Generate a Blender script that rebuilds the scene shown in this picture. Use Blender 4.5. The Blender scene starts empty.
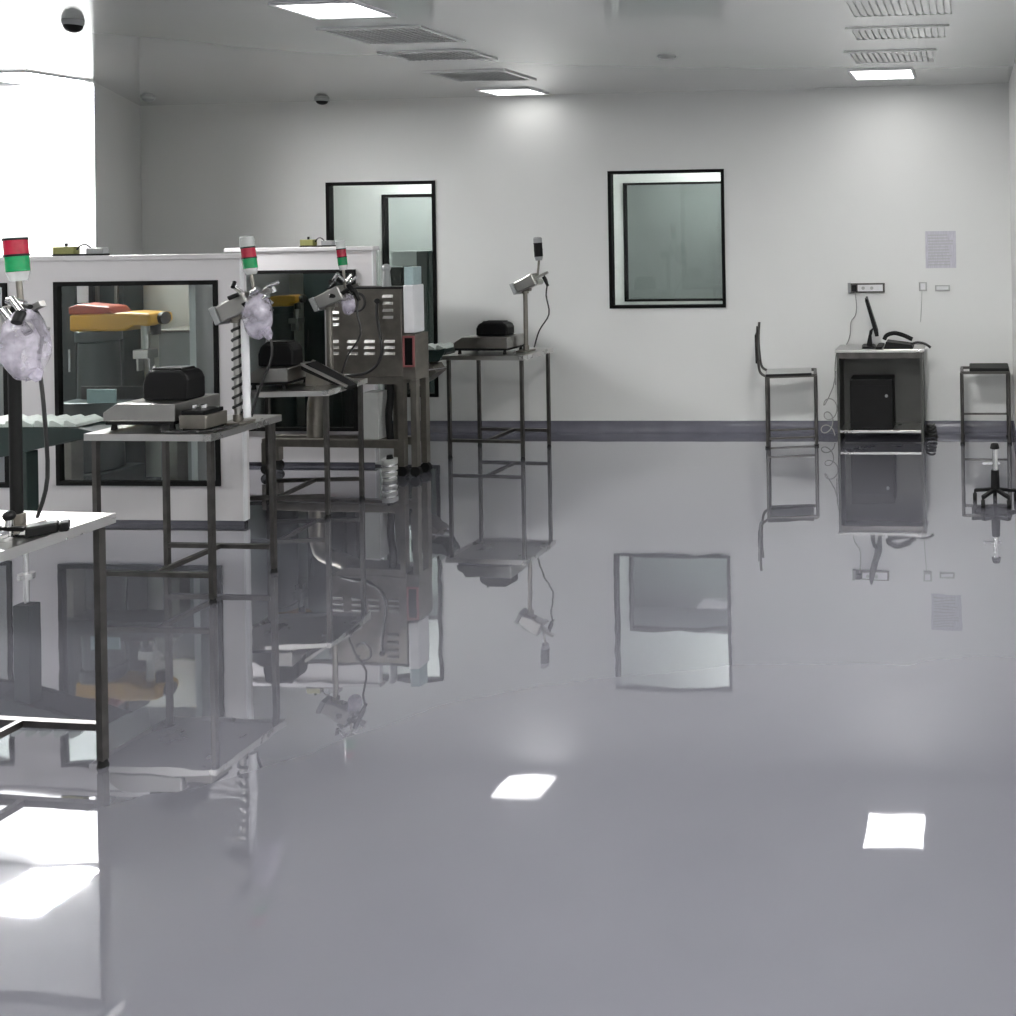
import bpy, bmesh, math, random
from mathutils import Vector, Matrix
random.seed(7)
sc = bpy.context.scene
COL = sc.collection

# ------------------------------------------------------------------ camera model
F, CX, CY, ROLL, YAW, CAMH = 950.0, 900.0, 215.5, 0.016, math.radians(4.2), 1.75
CAM = Vector((0, 0, CAMH))
RV = Vector((math.cos(YAW), math.sin(YAW), 0)); FV = Vector((-math.sin(YAW), math.cos(YAW), 0)); ZV = Vector((0, 0, 1))
def ray(px, py):
    du, dv = px - CX, py - CY
    u = du*math.cos(ROLL) - dv*math.sin(ROLL); v = du*math.sin(ROLL) + dv*math.cos(ROLL)
    return RV*(u/F) + FV - ZV*(v/F)
def atz(px, py, z=0.0):
    d = ray(px, py); return CAM + d*((z - CAMH)/d.z)
def aty(px, py, y):
    d = ray(px, py); return CAM + d*(y/d.y)
def atD(px, py, D): return CAM + ray(px, py)*D

cd = bpy.data.cameras.new('camera'); co = bpy.data.objects.new('camera', cd); COL.objects.link(co)
cr = RV*math.cos(ROLL) - ZV*math.sin(ROLL); cu = RV*math.sin(ROLL) + ZV*math.cos(ROLL); cb = -FV
m = Matrix(((cr.x, cu.x, cb.x, 0), (cr.y, cu.y, cb.y, 0), (cr.z, cu.z, cb.z, CAMH), (0, 0, 0, 1)))
co.matrix_world = m
cd.sensor_width = 36; cd.lens = F*36/1016
cd.shift_x = -(CX - 508)/1016; cd.shift_y = (CY - 508)/1016
cd.clip_start = 0.05; cd.clip_end = 60
sc.camera = co

# ------------------------------------------------------------------ materials
def mat(name, col, rough=0.5, metal=0.0, var=0.06, scale=12.0, spec=0.5, coat=0.0, coat_rough=0.05, bump=0.0, bscale=30.0, emit=None, estr=0.0, alpha=None, trans=0.0, ior=1.5, stretch=None, rvar=0.0):
    mt = bpy.data.materials.new(name); mt.use_nodes = True
    nt = mt.node_tree; N = nt.nodes; L = nt.links
    b = N['Principled BSDF']
    tc = N.new('ShaderNodeTexCoord'); src = tc.outputs['Object']
    if stretch:
        mp = N.new('ShaderNodeMapping'); mp.inputs['Scale'].default_value = stretch
        L.new(src, mp.inputs['Vector']); src = mp.outputs['Vector']
    nz = N.new('ShaderNodeTexNoise'); nz.inputs['Scale'].default_value = scale; nz.inputs['Detail'].default_value = 4
    L.new(src, nz.inputs['Vector'])
    rp = N.new('ShaderNodeValToRGB')
    rp.color_ramp.elements[0].position = 0.3; rp.color_ramp.elements[1].position = 0.7
    rp.color_ramp.elements[0].color = (*[max(0, c*(1-var)) for c in col], 1)
    rp.color_ramp.elements[1].color = (*[min(1, c*(1+var)) for c in col], 1)
    L.new(nz.outputs['Fac'], rp.inputs['Fac']); L.new(rp.outputs['Color'], b.inputs['Base Color'])
    b.inputs['Roughness'].default_value = rough; b.inputs['Metallic'].default_value = metal
    b.inputs['Specular IOR Level'].default_value = spec; b.inputs['IOR'].default_value = ior
    b.inputs['Coat Weight'].default_value = coat; b.inputs['Coat Roughness'].default_value = coat_rough
    b.inputs['Transmission Weight'].default_value = trans
    if rvar:
        mr = N.new('ShaderNodeMapRange'); mr.inputs['To Min'].default_value = max(0, rough-rvar); mr.inputs['To Max'].default_value = rough+rvar
        L.new(nz.outputs['Fac'], mr.inputs['Value']); L.new(mr.outputs['Result'], b.inputs['Roughness'])
    if bump:
        n2 = N.new('ShaderNodeTexNoise'); n2.inputs['Scale'].default_value = bscale; n2.inputs['Detail'].default_value = 3
        L.new(src, n2.inputs['Vector'])
        bp = N.new('ShaderNodeBump'); bp.inputs['Strength'].default_value = bump; bp.inputs['Distance'].default_value = 0.01
        L.new(n2.outputs['Fac'], bp.inputs['Height']); L.new(bp.outputs['Normal'], b.inputs['Normal'])
    if emit:
        b.inputs['Emission Color'].default_value = (*emit, 1); b.inputs['Emission Strength'].default_value = estr
    if alpha is not None: b.inputs['Alpha'].default_value = alpha
    return mt

def glass(name, tint, rough=0.0):
    mt = bpy.data.materials.new(name); mt.use_nodes = True
    nt = mt.node_tree; N = nt.nodes; L = nt.links
    for n in list(N): N.remove(n)
    out = N.new('ShaderNodeOutputMaterial'); mx = N.new('ShaderNodeMixShader')
    tr = N.new('ShaderNodeBsdfTransparent'); gl = N.new('ShaderNodeBsdfGlossy'); fr = N.new('ShaderNodeFresnel')
    nz = N.new('ShaderNodeTexNoise'); nz.inputs['Scale'].default_value = 3
    rp = N.new('ShaderNodeValToRGB')
    rp.color_ramp.elements[0].color = (*[c*0.96 for c in tint], 1); rp.color_ramp.elements[1].color = (*tint, 1)
    L.new(nz.outputs['Fac'], rp.inputs['Fac']); L.new(rp.outputs['Color'], tr.inputs['Color'])
    gl.inputs['Roughness'].default_value = rough; fr.inputs['IOR'].default_value = 1.5
    ge = N.new('ShaderNodeNewGeometry'); iv = N.new('ShaderNodeMath'); iv.operation = 'SUBTRACT'; iv.inputs[0].default_value = 1.0
    mu = N.new('ShaderNodeMath'); mu.operation = 'MULTIPLY'
    L.new(ge.outputs['Backfacing'], iv.inputs[1]); L.new(fr.outputs['Fac'], mu.inputs[0]); L.new(iv.outputs[0], mu.inputs[1])
    L.new(mu.outputs[0], mx.inputs['Fac']); L.new(tr.outputs[0], mx.inputs[1]); L.new(gl.outputs[0], mx.inputs[2])
    L.new(mx.outputs[0], out.inputs['Surface'])
    return mt

M = dict(
 wall=mat('wall_paint', (.74, .745, .735), .45, var=.012, scale=1.5, spec=.35, bump=.02, bscale=60),
 ceil=mat('ceiling_panel', (.66, .67, .665), .14, var=.02, scale=1.0, spec=.5, coat=1.0, coat_rough=.1, bump=.03, bscale=1.5),
 cove=mat('cove_epoxy', (.13, .13, .16), .25, var=.12, scale=6),
 white=mat('white_powder_coat', (.62, .60, .61), .35, var=.02, scale=4),
 whiteplastic=mat('white_plastic', (.72, .72, .74), .4, var=.03),
 grey=mat('grey_plastic', (.30, .31, .31), .45, var=.06),
 lightgrey=mat('light_grey_paint', (.42, .43, .42), .4, var=.05),
 steel=mat('stainless_steel', (.36, .355, .34), .3, 1.0, var=.06, scale=9, rvar=.05),
 steeld=mat('dull_stainless_steel', (.20, .187, .165), .38, .85, var=.15, scale=14, rvar=.08),
 steeltop=mat('brushed_steel_top', (.55, .545, .53), .28, 1.0, var=.03, scale=5, rvar=.03),
 legsteel=mat('leg_steel', (.095, .09, .085), .33, .9, var=.2, scale=16, rvar=.08),
 chrome=mat('chrome', (.75, .75, .75), .12, 1.0, var=.05),
 black=mat('black_plastic', (.003, .003, .0033), .5, var=.3, scale=20, spec=.2),
 frame=mat('black_gasket', (.004, .004, .004), .6, var=.3, scale=20, spec=.1),
 rubber=mat('black_rubber', (.004, .004, .004), .6, var=.3, spec=.2),
 green=mat('dark_green_conveyor_paint', (.006, .019, .016), .35, var=.25, scale=8),
 dkgreen=mat('dark_teal_paint', (.011, .021, .020), .4, var=.25, scale=3),
 chain=mat('pale_chain_plastic', (.45, .50, .47), .35, var=.1, scale=30),
 yellow=mat('yellow_robot_paint', (.44, .23, .012), .35, var=.08, scale=8),
 orange=mat('orange_red_paint', (.22, .03, .010), .4, var=.1),
 red=mat('red_lens', (.30, .010, .03), .2, var=.1, scale=40),
 grn=mat('green_lens', (.005, .22, .07), .2, var=.1, scale=40),
 clear=mat('clear_lens', (.7, .73, .72), .2, var=.05, alpha=.4),
 pcb=mat('olive_yellow_plastic', (.22, .22, .06), .45, var=.15),
 paper=mat('printed_paper', (.55, .54, .60), .7, var=.12, scale=25, stretch=(6, 1, .6)),
 cable=mat('black_cable', (.008, .008, .008), .5, var=.3),
 greycable=mat('grey_cable', (.30, .30, .29), .5, var=.1),
 pink=mat('faded_red_label', (.30, .10, .10), .5, var=.1),
 cyan=mat('pale_cyan_plate', (.34, .44, .45), .4, var=.06, scale=60),
 glassc=glass('clear_glass', (.95, .97, .96)),
 glasst=glass('grey_glass', (.86, .90, .89)),
 glasscell=glass('cell_glass', (.84, .88, .87)),
 cellback=mat('beige_grey_panel', (.56, .555, .51), .5, var=.03, scale=2),
 darkpanel=mat('dark_grey_steel_panel', (.055, .056, .052), .45, .2, var=.1, scale=6),
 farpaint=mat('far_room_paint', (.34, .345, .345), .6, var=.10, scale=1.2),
)
LAMP = mat('lamp_diffuser', (.9, .9, .9), .5, var=.0, emit=(1, .995, .975), estr=9.0)
LAMPN = mat('strong_lamp_diffuser', (.9, .9, .9), .5, var=.0, emit=(1, .995, .975), estr=112.0)
LAMPS = mat('soft_lamp_diffuser', (.9, .9, .9), .5, var=.0, emit=(1, .995, .975), estr=38.0)
LAMPM = mat('medium_lamp_diffuser', (.9, .9, .9), .5, var=.0, emit=(1, .995, .975), estr=42.0)
LAMPD = mat('dim_lamp_diffuser', (.9, .9, .9), .5, var=.0, emit=(1, .995, .975), estr=4.0)
LAMPF = mat('corridor_lamp_diffuser', (.9, .9, .9), .5, var=.0, emit=(.97, 1, .98), estr=55.0)
LAMPL = mat('bright_lamp_diffuser', (.9, .9, .9), .5, var=.0, emit=(1, 1, 1), estr=210.0)

def bagmat():
    mt = bpy.data.materials.new('clear_plastic_bag'); mt.use_nodes = True
    nt = mt.node_tree; N = nt.nodes; L = nt.links
    for n in list(N): N.remove(n)
    out = N.new('ShaderNodeOutputMaterial'); mx = N.new('ShaderNodeMixShader')
    tr = N.new('ShaderNodeBsdfTransparent'); pr = N.new('ShaderNodeBsdfPrincipled')
    pr.inputs['Base Color'].default_value = (.62, .58, .68, 1); pr.inputs['Roughness'].default_value = .15
    nz = N.new('ShaderNodeTexNoise'); nz.inputs['Scale'].default_value = 14; nz.inputs['Detail'].default_value = 6
    tc = N.new('ShaderNodeTexCoord'); L.new(tc.outputs['Object'], nz.inputs['Vector'])
    mr = N.new('ShaderNodeMapRange'); mr.inputs['From Min'].default_value = .35; mr.inputs['From Max'].default_value = .65
    mr.inputs['To Min'].default_value = .22; mr.inputs['To Max'].default_value = .75
    L.new(nz.outputs['Fac'], mr.inputs['Value']); L.new(mr.outputs['Result'], mx.inputs['Fac'])
    bp = N.new('ShaderNodeBump'); bp.inputs['Strength'].default_value = .8; bp.inputs['Distance'].default_value = .01
    L.new(nz.outputs['Fac'], bp.inputs['Height']); L.new(bp.outputs['Normal'], pr.inputs['Normal'])
    L.new(tr.outputs[0], mx.inputs[1]); L.new(pr.outputs[0], mx.inputs[2]); L.new(mx.outputs[0], out.inputs['Surface'])
    return mt
M['bag'] = bagmat()

def floormat():
    mt = bpy.data.materials.new('epoxy_floor'); mt.use_nodes = True
    nt = mt.node_tree; N = nt.nodes; L = nt.links; b = N['Principled BSDF']
    tc = N.new('ShaderNodeTexCoord')
    nz = N.new('ShaderNodeTexNoise'); nz.inputs['Scale'].default_value = .8; nz.inputs['Detail'].default_value = 6
    L.new(tc.outputs['Object'], nz.inputs['Vector'])
    rp = N.new('ShaderNodeValToRGB'); rp.color_ramp.elements[0].position = .3; rp.color_ramp.elements[1].position = .7
    rp.color_ramp.elements[0].color = (.118, .118, .138, 1); rp.color_ramp.elements[1].color = (.135, .135, .156, 1)
    L.new(nz.outputs['Fac'], rp.inputs['Fac']); L.new(rp.outputs['Color'], b.inputs['Base Color'])
    b.inputs['Roughness'].default_value = .5; b.inputs['Specular IOR Level'].default_value = 0.0
    gl = N.new('ShaderNodeBsdfGlossy'); gl.inputs['Color'].default_value = (.97, .97, 1, 1)
    n3 = N.new('ShaderNodeTexNoise'); n3.inputs['Scale'].default_value = 1.3; n3.inputs['Detail'].default_value = 5
    L.new(tc.outputs['Object'], n3.inputs['Vector'])
    mr = N.new('ShaderNodeMapRange'); mr.inputs['From Min'].default_value = .35; mr.inputs['From Max'].default_value = .7
    mr.inputs['To Min'].default_value = .01; mr.inputs['To Max'].default_value = .04
    L.new(n3.outputs['Fac'], mr.inputs['Value']); L.new(mr.outputs['Result'], gl.inputs['Roughness'])
    n2 = N.new('ShaderNodeTexNoise'); n2.inputs['Scale'].default_value = 5.0; n2.inputs['Detail'].default_value = 1
    L.new(tc.outputs['Object'], n2.inputs['Vector'])
    bp = N.new('ShaderNodeBump'); bp.inputs['Strength'].default_value = .10; bp.inputs['Distance'].default_value = .004
    L.new(n2.outputs['Fac'], bp.inputs['Height']); L.new(bp.outputs['Normal'], gl.inputs['Normal'])
    fr = N.new('ShaderNodeFresnel'); fr.inputs['IOR'].default_value = 1.6
    mu = N.new('ShaderNodeMath'); mu.operation = 'MULTIPLY'; mu.inputs[1].default_value = 2.1; mu.use_clamp = True
    L.new(fr.outputs['Fac'], mu.inputs[0])
    mx = N.new('ShaderNodeMixShader'); L.new(mu.outputs[0], mx.inputs['Fac']); L.new(b.outputs[0], mx.inputs[1]); L.new(gl.outputs[0], mx.inputs[2])
    L.new(mx.outputs[0], N['Material Output'].inputs['Surface'])
    return mt
M['floor'] = floormat()

# ------------------------------------------------------------------ mesh builder
class MB:
    def __init__(s): s.v = []; s.f = []; s.smooth = []
    def add(s, vs, fs, smooth=False):
        o = len(s.v); s.v += [Vector(v) for v in vs]
        for f in fs: s.f.append([i+o for i in f]); s.smooth.append(smooth)
        return s
    def box(s, x0, x1, y0, y1, z0, z1, rot=None):
        x0, x1 = sorted((x0, x1)); y0, y1 = sorted((y0, y1)); z0, z1 = sorted((z0, z1))
        vs = [Vector(p) for p in [(x0,y0,z0),(x1,y0,z0),(x1,y1,z0),(x0,y1,z0),(x0,y0,z1),(x1,y0,z1),(x1,y1,z1),(x0,y1,z1)]]
        if rot:
            ang, ax = rot; c = sum(vs, Vector())/8; R = Matrix.Rotation(ang, 3, ax); vs = [R @ (v-c) + c for v in vs]
        return s.add(vs, [(0,3,2,1),(4,5,6,7),(0,1,5,4),(1,2,6,5),(2,3,7,6),(3,0,4,7)])
    def bar(s, a, b, w, h=None, up=(0,0,1)):
        a, b = Vector(a), Vector(b); d = (b-a).normalized(); h = h or w; up = Vector(up)
        if abs(d.dot(up)) > .95: up = Vector((0,1,0))
        x = d.cross(up).normalized(); z = x.cross(d).normalized(); vs = []
        for p in (a, b):
            for sx, sz in ((-1,-1),(1,-1),(1,1),(-1,1)): vs.append(p + x*sx*w/2 + z*sz*h/2)
        return s.add(vs, [(3,2,1,0),(4,5,6,7),(0,1,5,4),(1,2,6,5),(2,3,7,6),(3,0,4,7)])
    def cyl(s, a, b, r0, r1=None, n=20):
        a, b = Vector(a), Vector(b); r1 = r0 if r1 is None else r1
        d = (b-a).normalized(); up = Vector((0,0,1)) if abs(d.z) < .9 else Vector((1,0,0))
        x = d.cross(up).normalized(); y = d.cross(x).normalized(); vs = []
        for p, r in ((a, r0), (b, r1)):
            for i in range(n):
                t = 2*math.pi*i/n; vs.append(p + (x*math.cos(t) + y*math.sin(t))*r)
        s.add(vs, [(i, (i+1)%n, n+(i+1)%n, n+i)[::-1] for i in range(n)], True)
        o = len(s.v) - 2*n
        s.f.append([o+i for i in range(n)]); s.smooth.append(False)
        s.f.append([o+n+i for i in range(n)][::-1]); s.smooth.append(False)
        return s
    def tube(s, pts, r, n=8, sub=4):
        P = [Vector(p) for p in pts]; Q = []
        for i in range(len(P)-1):
            p0 = P[max(i-1,0)]; p1 = P[i]; p2 = P[i+1]; p3 = P[min(i+2,len(P)-1)]
            for k in range(sub):
                t = k/sub
                Q.append(.5*((2*p1)+(p2-p0)*t+(2*p0-5*p1+4*p2-p3)*t*t+(3*p1-p0-3*p2+p3)*t**3))
        Q.append(P[-1]); vs = []; prev = None
        for i, q in enumerate(Q):
            d = (Q[min(i+1,len(Q)-1)] - Q[max(i-1,0)]).normalized()
            if prev is None:
                up = Vector((0,0,1)) if abs(d.z) < .9 else Vector((1,0,0)); x = d.cross(up).normalized()
            else: x = (prev - d*prev.dot(d)).normalized()
            prev = x; y = d.cross(x)
            for k in range(n):
                t = 2*math.pi*k/n; vs.append(q + (x*math.cos(t)+y*math.sin(t))*r)
        fs = []
        for i in range(len(Q)-1):
            for k in range(n): fs.append((i*n+k, i*n+(k+1)%n, (i+1)*n+(k+1)%n, (i+1)*n+k))
        fs.append(tuple(range(n))[::-1]); fs.append(tuple((len(Q)-1)*n+k for k in range(n)))
        return s.add(vs, fs, True)
    def prism(s, pts, y0, y1, plane='xz'):       # outline in x,z pushed along y (or y,z along x)
        n = len(pts)
        if plane == 'xz': vs = [(a, y0, b) for a, b in pts] + [(a, y1, b) for a, b in pts]
        elif plane == 'yz': vs = [(y0, a, b) for a, b in pts] + [(y1, a, b) for a, b in pts]
        else: vs = [(a, b, y0) for a, b in pts] + [(a, b, y1) for a, b in pts]
        fs = [tuple(range(n)), tuple(range(2*n-1, n-1, -1))] + [(i, n+i, n+(i+1)%n, (i+1)%n) for i in range(n)]
        return s.add(vs, fs)
    def dome(s, c, r, rz, n=20, m=6, up=1):
        vs = []; c = Vector(c)
        for j in range(m):
            a = j/m*math.pi/2
            for i in range(n):
                t = 2*math.pi*i/n; vs.append(c + Vector((math.cos(t)*math.cos(a)*r, math.sin(t)*math.cos(a)*r, up*math.sin(a)*rz)))
        vs.append(c + Vector((0,0,up*rz))); fs = []
        for j in range(m-1):
            for i in range(n): fs.append((j*n+i, j*n+(i+1)%n, (j+1)*n+(i+1)%n, (j+1)*n+i))
        for i in range(n): fs.append(((m-1)*n+i, (m-1)*n+(i+1)%n, m*n))
        fs.append(tuple(range(n))[::-1])
        return s.add(vs, fs, True)
    def blob(s, c, rx, ry, rz, jit=.0, seed=1, n=16, m=10):
        rnd = random.Random(seed); vs = []; c = Vector(c)
        for j in range(m+1):
            a = math.pi*j/m
            for i in range(n):
                t = 2*math.pi*i/n; k = 1 + rnd.uniform(-jit, jit)
                vs.append(c + Vector((math.sin(a)*math.cos(t)*rx*k, math.sin(a)*math.sin(t)*ry*k, math.cos(a)*rz*(1+rnd.uniform(-jit,jit)*.5))))
        fs = [(j*n+i, (j+1)*n+i, (j+1)*n+(i+1)%n, j*n+(i+1)%n) for j in range(m) for i in range(n)]
        return s.add(vs, fs, True)
    def build(s, name, material, parent=None, off=Vector((0,0,0)), bevel=0.0, sub=0):
        me = bpy.data.meshes.new(name)
        me.from_pydata([v-off for v in s.v], [], s.f)
        bm = bmesh.new(); bm.from_mesh(me); bmesh.ops.remove_doubles(bm, verts=bm.verts, dist=1e-6)
        bmesh.ops.recalc_face_normals(bm, faces=bm.faces); bm.to_mesh(me); bm.free()
        if any(s.smooth):
            for p in me.polygons: p.use_smooth = len(p.vertices) <= 4
            try: me.set_sharp_from_angle(angle=math.radians(45))
            except Exception: pass
        me.materials.append(material)
        o = bpy.data.objects.new(name, me); COL.objects.link(o)
        if parent: o.parent = parent
        if bevel:
            md = o.modifiers.new('bevel', 'BEVEL'); md.width = bevel; md.segments = 2; md.limit_method = 'ANGLE'
        if sub:
            md = o.modifiers.new('sub', 'SUBSURF'); md.levels = sub; md.render_levels = sub
        return o

class Frame:
    """local frame standing in the room: origin on the floor, x to the right, y away, z up"""
    def __init__(s, loc=(0,0,0), rot=0.0):
        s.loc = Vector(loc); s.rot = rot; s.m = Matrix.Translation(s.loc) @ Matrix.Rotation(rot, 4, 'Z'); s.inv = s.m.inverted()
    def p(s, px, py, y=0.0):
        d = (s.inv.to_3x3() @ ray(px, py)); c = s.inv @ CAM
        return c + d*((y - c.y)/d.y)
ROOM = Frame()
class Thing:
    def __init__(s, name, label, cat, frame=ROOM, origin=(0,0,0), group=None):
        s.o = bpy.data.objects.new(name, None); COL.objects.link(s.o); s.org = Vector(origin)
        s.o.location = frame.m @ s.org; s.o.rotation_euler = (0, 0, frame.rot); s.o.empty_display_size = .1
        s.o['label'] = label; s.o['category'] = cat
        if group: s.o['group'] = group
    def part(s, name, mb, material, bevel=0.0, label=None, sub=0, kind=None):
        o = mb.build(name, material, s.o, s.org, bevel, sub)
        if label: o['label'] = label
        if kind: o['kind'] = kind
        return o
    def subpart(s, parent, name, mb, material, bevel=0.0, label=None):
        o = mb.build(name, material, parent, s.org, bevel)
        if label: o['label'] = label
        return o
def single(name, label, cat, mb, material, frame=ROOM, origin=(0,0,0), bevel=0.0, group=None):
    o = mb.build(name, material, None, Vector(origin), bevel)
    o.location = frame.m @ Vector(origin); o.rotation_euler = (0, 0, frame.rot)
    o['label'] = label; o['category'] = cat
    if group: o['group'] = group
    return o
def struct(name, mb, material, parent=None, bevel=0.0):
    o = mb.build(name, material, parent, bevel=bevel)
    o['kind'] = 'structure'; return o

# ------------------------------------------------------------------ room shell
YB = atz(700, 431).y                 # back wall plane
H = 2.80
XR = aty(1012, 300, YB).x            # right wall
XC = aty(140, 108, YB).x             # left corner at the back wall
c93 = atz(93, 81, H)                 # projecting corner of the left wall block
YL = c93.y; XL = c93.x
YF = -3.0; XLL = -8.2
T = 0.08
def holes_wall(mb, x0, x1, z0, z1, ya, yb, holes):
    xs = sorted(set([x0, x1] + [h[0] for h in holes] + [h[1] for h in holes]))
    zs = sorted(set([z0, z1] + [h[2] for h in holes] + [h[3] for h in holes]))
    for i in range(len(xs)-1):
        for j in range(len(zs)-1):
            cx, cz = (xs[i]+xs[i+1])/2, (zs[j]+zs[j+1])/2
            if any(h[0] < cx < h[1] and h[2] < cz < h[3] for h in holes): continue
            mb.box(xs[i], xs[i+1], ya, yb, zs[j], zs[j+1])
    return mb
def rect(px0, py0, px1, py1, y):
    a = aty(px0, (py0+py1)/2, y); b = aty(px1, (py0+py1)/2, y); mx = (px0+px1)/2
    return (a.x, b.x, aty(mx, py1, y).z, aty(mx, py0, y).z)
def frame_mb(r, w, ya, yb, mb=None):
    x0, x1, z0, z1 = r; mb = mb or MB()
    mb.box(x0, x1, ya, yb, z1-w, z1).box(x0, x1, ya, yb, z0, z0+w)
    mb.box(x0, x0+w, ya, yb, z0+w, z1-w).box(x1-w, x1, ya, yb, z0+w, z1-w); return mb

W1 = rect(609, 170, 725, 308, YB)     # small window
W2 = rect(328, 181.5, 437, 397, YB)      # tall window
YC = YB + 1.0                         # far wall of the corridor behind
I1 = rect(624, 182, 742, 301, YC)
I2 = rect(384, 193, 560, 430, YC)
YD = YC + 2.2

struct('floor', MB().box(XLL-.1, XR+.1, YF-.1, YD+.1, -.1, 0), M['floor'])
struct('ceiling', MB().box(XLL-.1, XR+.1, YF-.1, YD+.1, H, H+.1), M['ceil'])
struct('wall_back', holes_wall(MB(), XLL, XR, 0, H, YB, YB+T, [W1, W2]), M['wall'])
struct('wall_right', MB().box(XR, XR+.1, YF, YD, 0, H), M['wall'])
struct('wall_left', MB().prism([(XLL, YL), (XL, YL), (XC, YB), (XLL, YB)], 0, H, 'xy'), M['wall'])
struct('wall_side', MB().box(XLL-.1, XLL, YF, YD, 0, H), M['wall'])
struct('wall_front', MB().box(XLL-.1, XR+.1, YF-.1, YF, 0, H), M['wall'])
struct('wall_corridor', holes_wall(MB(), XLL, XR, 0, H, YC, YC+.06, [I1, I2]), M['wall'])
struct('wall_far', MB().box(XLL, XR, YD, YD+.1, 0, H), M['farpaint'])
# coved skirting
def cove(x0, x1):
    r = .085; pts = [(YB, 0), (YB, .085)]
    for i in range(7):
        a = i/6*math.pi/2
        pts.append((YB - .012 - r*(1-math.cos(a)) , r - r*math.sin(a) + .001))
    pts = [(YB, 0), (YB, r), (YB-.012, r)] + [(YB-.012-.07*(1-math.cos(i/6*math.pi/2)), r-(r-.002)*math.sin(i/6*math.pi/2)) for i in range(1, 7)] + [(YB-.082, 0)]
    return MB().prism(pts, x0, x1, 'yz')
struct('baseboard_back', cove(XC, XR), M['cove'])
struct('baseboard_right', MB().box(XR-.012, XR, YF, YB, 0, .085), M['cove'])
struct('trim_1', MB().box(XL-.004, XL+.014, YL-.012, YL, 0, H), M['lightgrey'])

# windows in the back wall and beyond the corridor
def window(idx, r, y, fw, gm, thick=.05, out=.012):
    fo = struct('window_%d' % idx, frame_mb(r, fw, y-out, y+thick), M['frame'])
    pane = MB().box(r[0]+fw, r[1]-fw, y+.012, y+.018, r[2]+fw, r[3]-fw).build('pane', gm, fo)
    return fo
window(1, W1, YB, .026, M['glassc'])
window(2, W2, YB, .028, M['glassc'])
window(3, I1, YC, .02, M['glasst'])
window(4, I2, YC, .03, M['glasst'])

# ------------------------------------------------------------------ ceiling lights
def ceiling_light(label, x, y, w, d, dm, group=None, drop=.012):
    t = Thing('ceiling_light', label, 'ceiling light', ROOM, (x, y, H), group)
    t.part('frame', frame_mb_xy(x-w/2, x+w/2, y-d/2, y+d/2, .02, H-drop, H), M['whiteplastic'])
    t.part('diffuser', MB().box(x-w/2+.02, x+w/2-.02, y-d/2+.02, y+d/2-.02, H-drop*.6, H-.001), dm)
def frame_mb_xy(x0, x1, y0, y1, w, z0, z1):
    return MB().box(x0, x1, y0, y0+w, z0, z1).box(x0, x1, y1-w, y1, z0, z1).box(x0, x0+w, y0+w, y1-w, z0, z1).box(x1-w, x1, y0+w, y1-w, z0, z1)
a = atz(332, 8, H); b = atz(513, 91, H); c = atz(883, 73.5, H)
ceiling_light('square recessed ceiling light at the top edge, left of centre', a.x, a.y+.02, .42, .34, LAMP)
ceiling_light('recessed ceiling light nearest the back wall, above the far table', b.x, min(b.y, YB-.28), .44, .36, LAMPD)
ceiling_light('recessed ceiling light just behind the right hand row of vents', c.x, c.y, .47, .46, LAMP)
# blown-out light hard against the bright left wall
l = atz(66, 83, H)
ceiling_light('very bright ceiling light close against the left wall', l.x, YL-.26, .54, .46, LAMPL)
ceiling_light('very bright ceiling light near the left frame edge', l.x-1.1, YL-.26, .54, .46, LAMPL)
# the rest of the rows, behind and beside the camera
for (x, y, lm) in ((c.x, 4.1, LAMPN), (c.x, 1.1, LAMPN), (c.x, -1.9, LAMPM), (a.x, 1.5, LAMPM), (a.x, -1.5, LAMPM), (-6.3, 3.3, LAMPS), (-6.3, 0.5, LAMPS)):
    ceiling_light('recessed ceiling light of the rows nearer the camera', x, y, .50, .50, lm, 'recessed lights above the near part of the room')
# corridor and far room lights
for x in (-4.9, -2.0):
    ceiling_light('corridor ceiling light behind the back wall windows', x, YB+.54, .5, .4, LAMPF, 'corridor lights behind the windows')
ceiling_light('added unseen light brightening the far room beyond the tall window', -6.6, YC+1.2, .5, .4, LAMPN)  # added lamp, out of sight, lifts the dark view through the tall window
ceiling_light('dim light in the room beyond the corridor', -3.0, YC+1.2, .5, .4, LAMPF)

# ------------------------------------------------------------------ ceiling vents and devices
def vent(label, px0, px1, pya, pyb):
    m0 = atz((px0+px1)/2, pya, H); m1 = atz((px0+px1)/2, pyb, H)
    y1, y0 = m0.y, m1.y
    x0 = atz(px0, (pya+pyb)/2, H).x; x1 = atz(px1, (pya+pyb)/2, H).x
    t = Thing('ceiling_vent', label, 'ceiling vent', ROOM, ((x0+x1)/2, (y0+y1)/2, H), 'air vents in the ceiling')
    t.part('frame', frame_mb_xy(x0, x1, y0, y1, .03, H-.010, H), M['ceil'])
    t.part('backing', MB().box(x0+.03, x1-.03, y0+.03, y1-.03, H-.002, H-.0005), M['lightgrey'])
    sl = MB(); n = 14
    for i in range(n):
        x = x0+.03 + (x1-x0-.06)*(i+.5)/n
        sl.box(x-.015, x+.015, y0+.03, y1-.03, H-.007, H-.003, rot=(math.radians(10), 'Y'))
    t.part('slat', sl, M['ceil'], kind='stuff')
vent('ceiling vent left of centre, nearest the camera of its row', 337, 448, 43, 26)
vent('middle ceiling vent of the left row', 388, 488, 60, 50)
vent('ceiling vent just before the far light, last of the left row', 437, 524, 81, 70)
vent('slatted ceiling vent cut by the top edge of the photo', 843, 957, 15, -4)
vent('middle ceiling vent of the right row', 848, 950, 38, 26)
vent('ceiling vent just before the right hand light', 847, 938, 62, 50)

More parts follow.
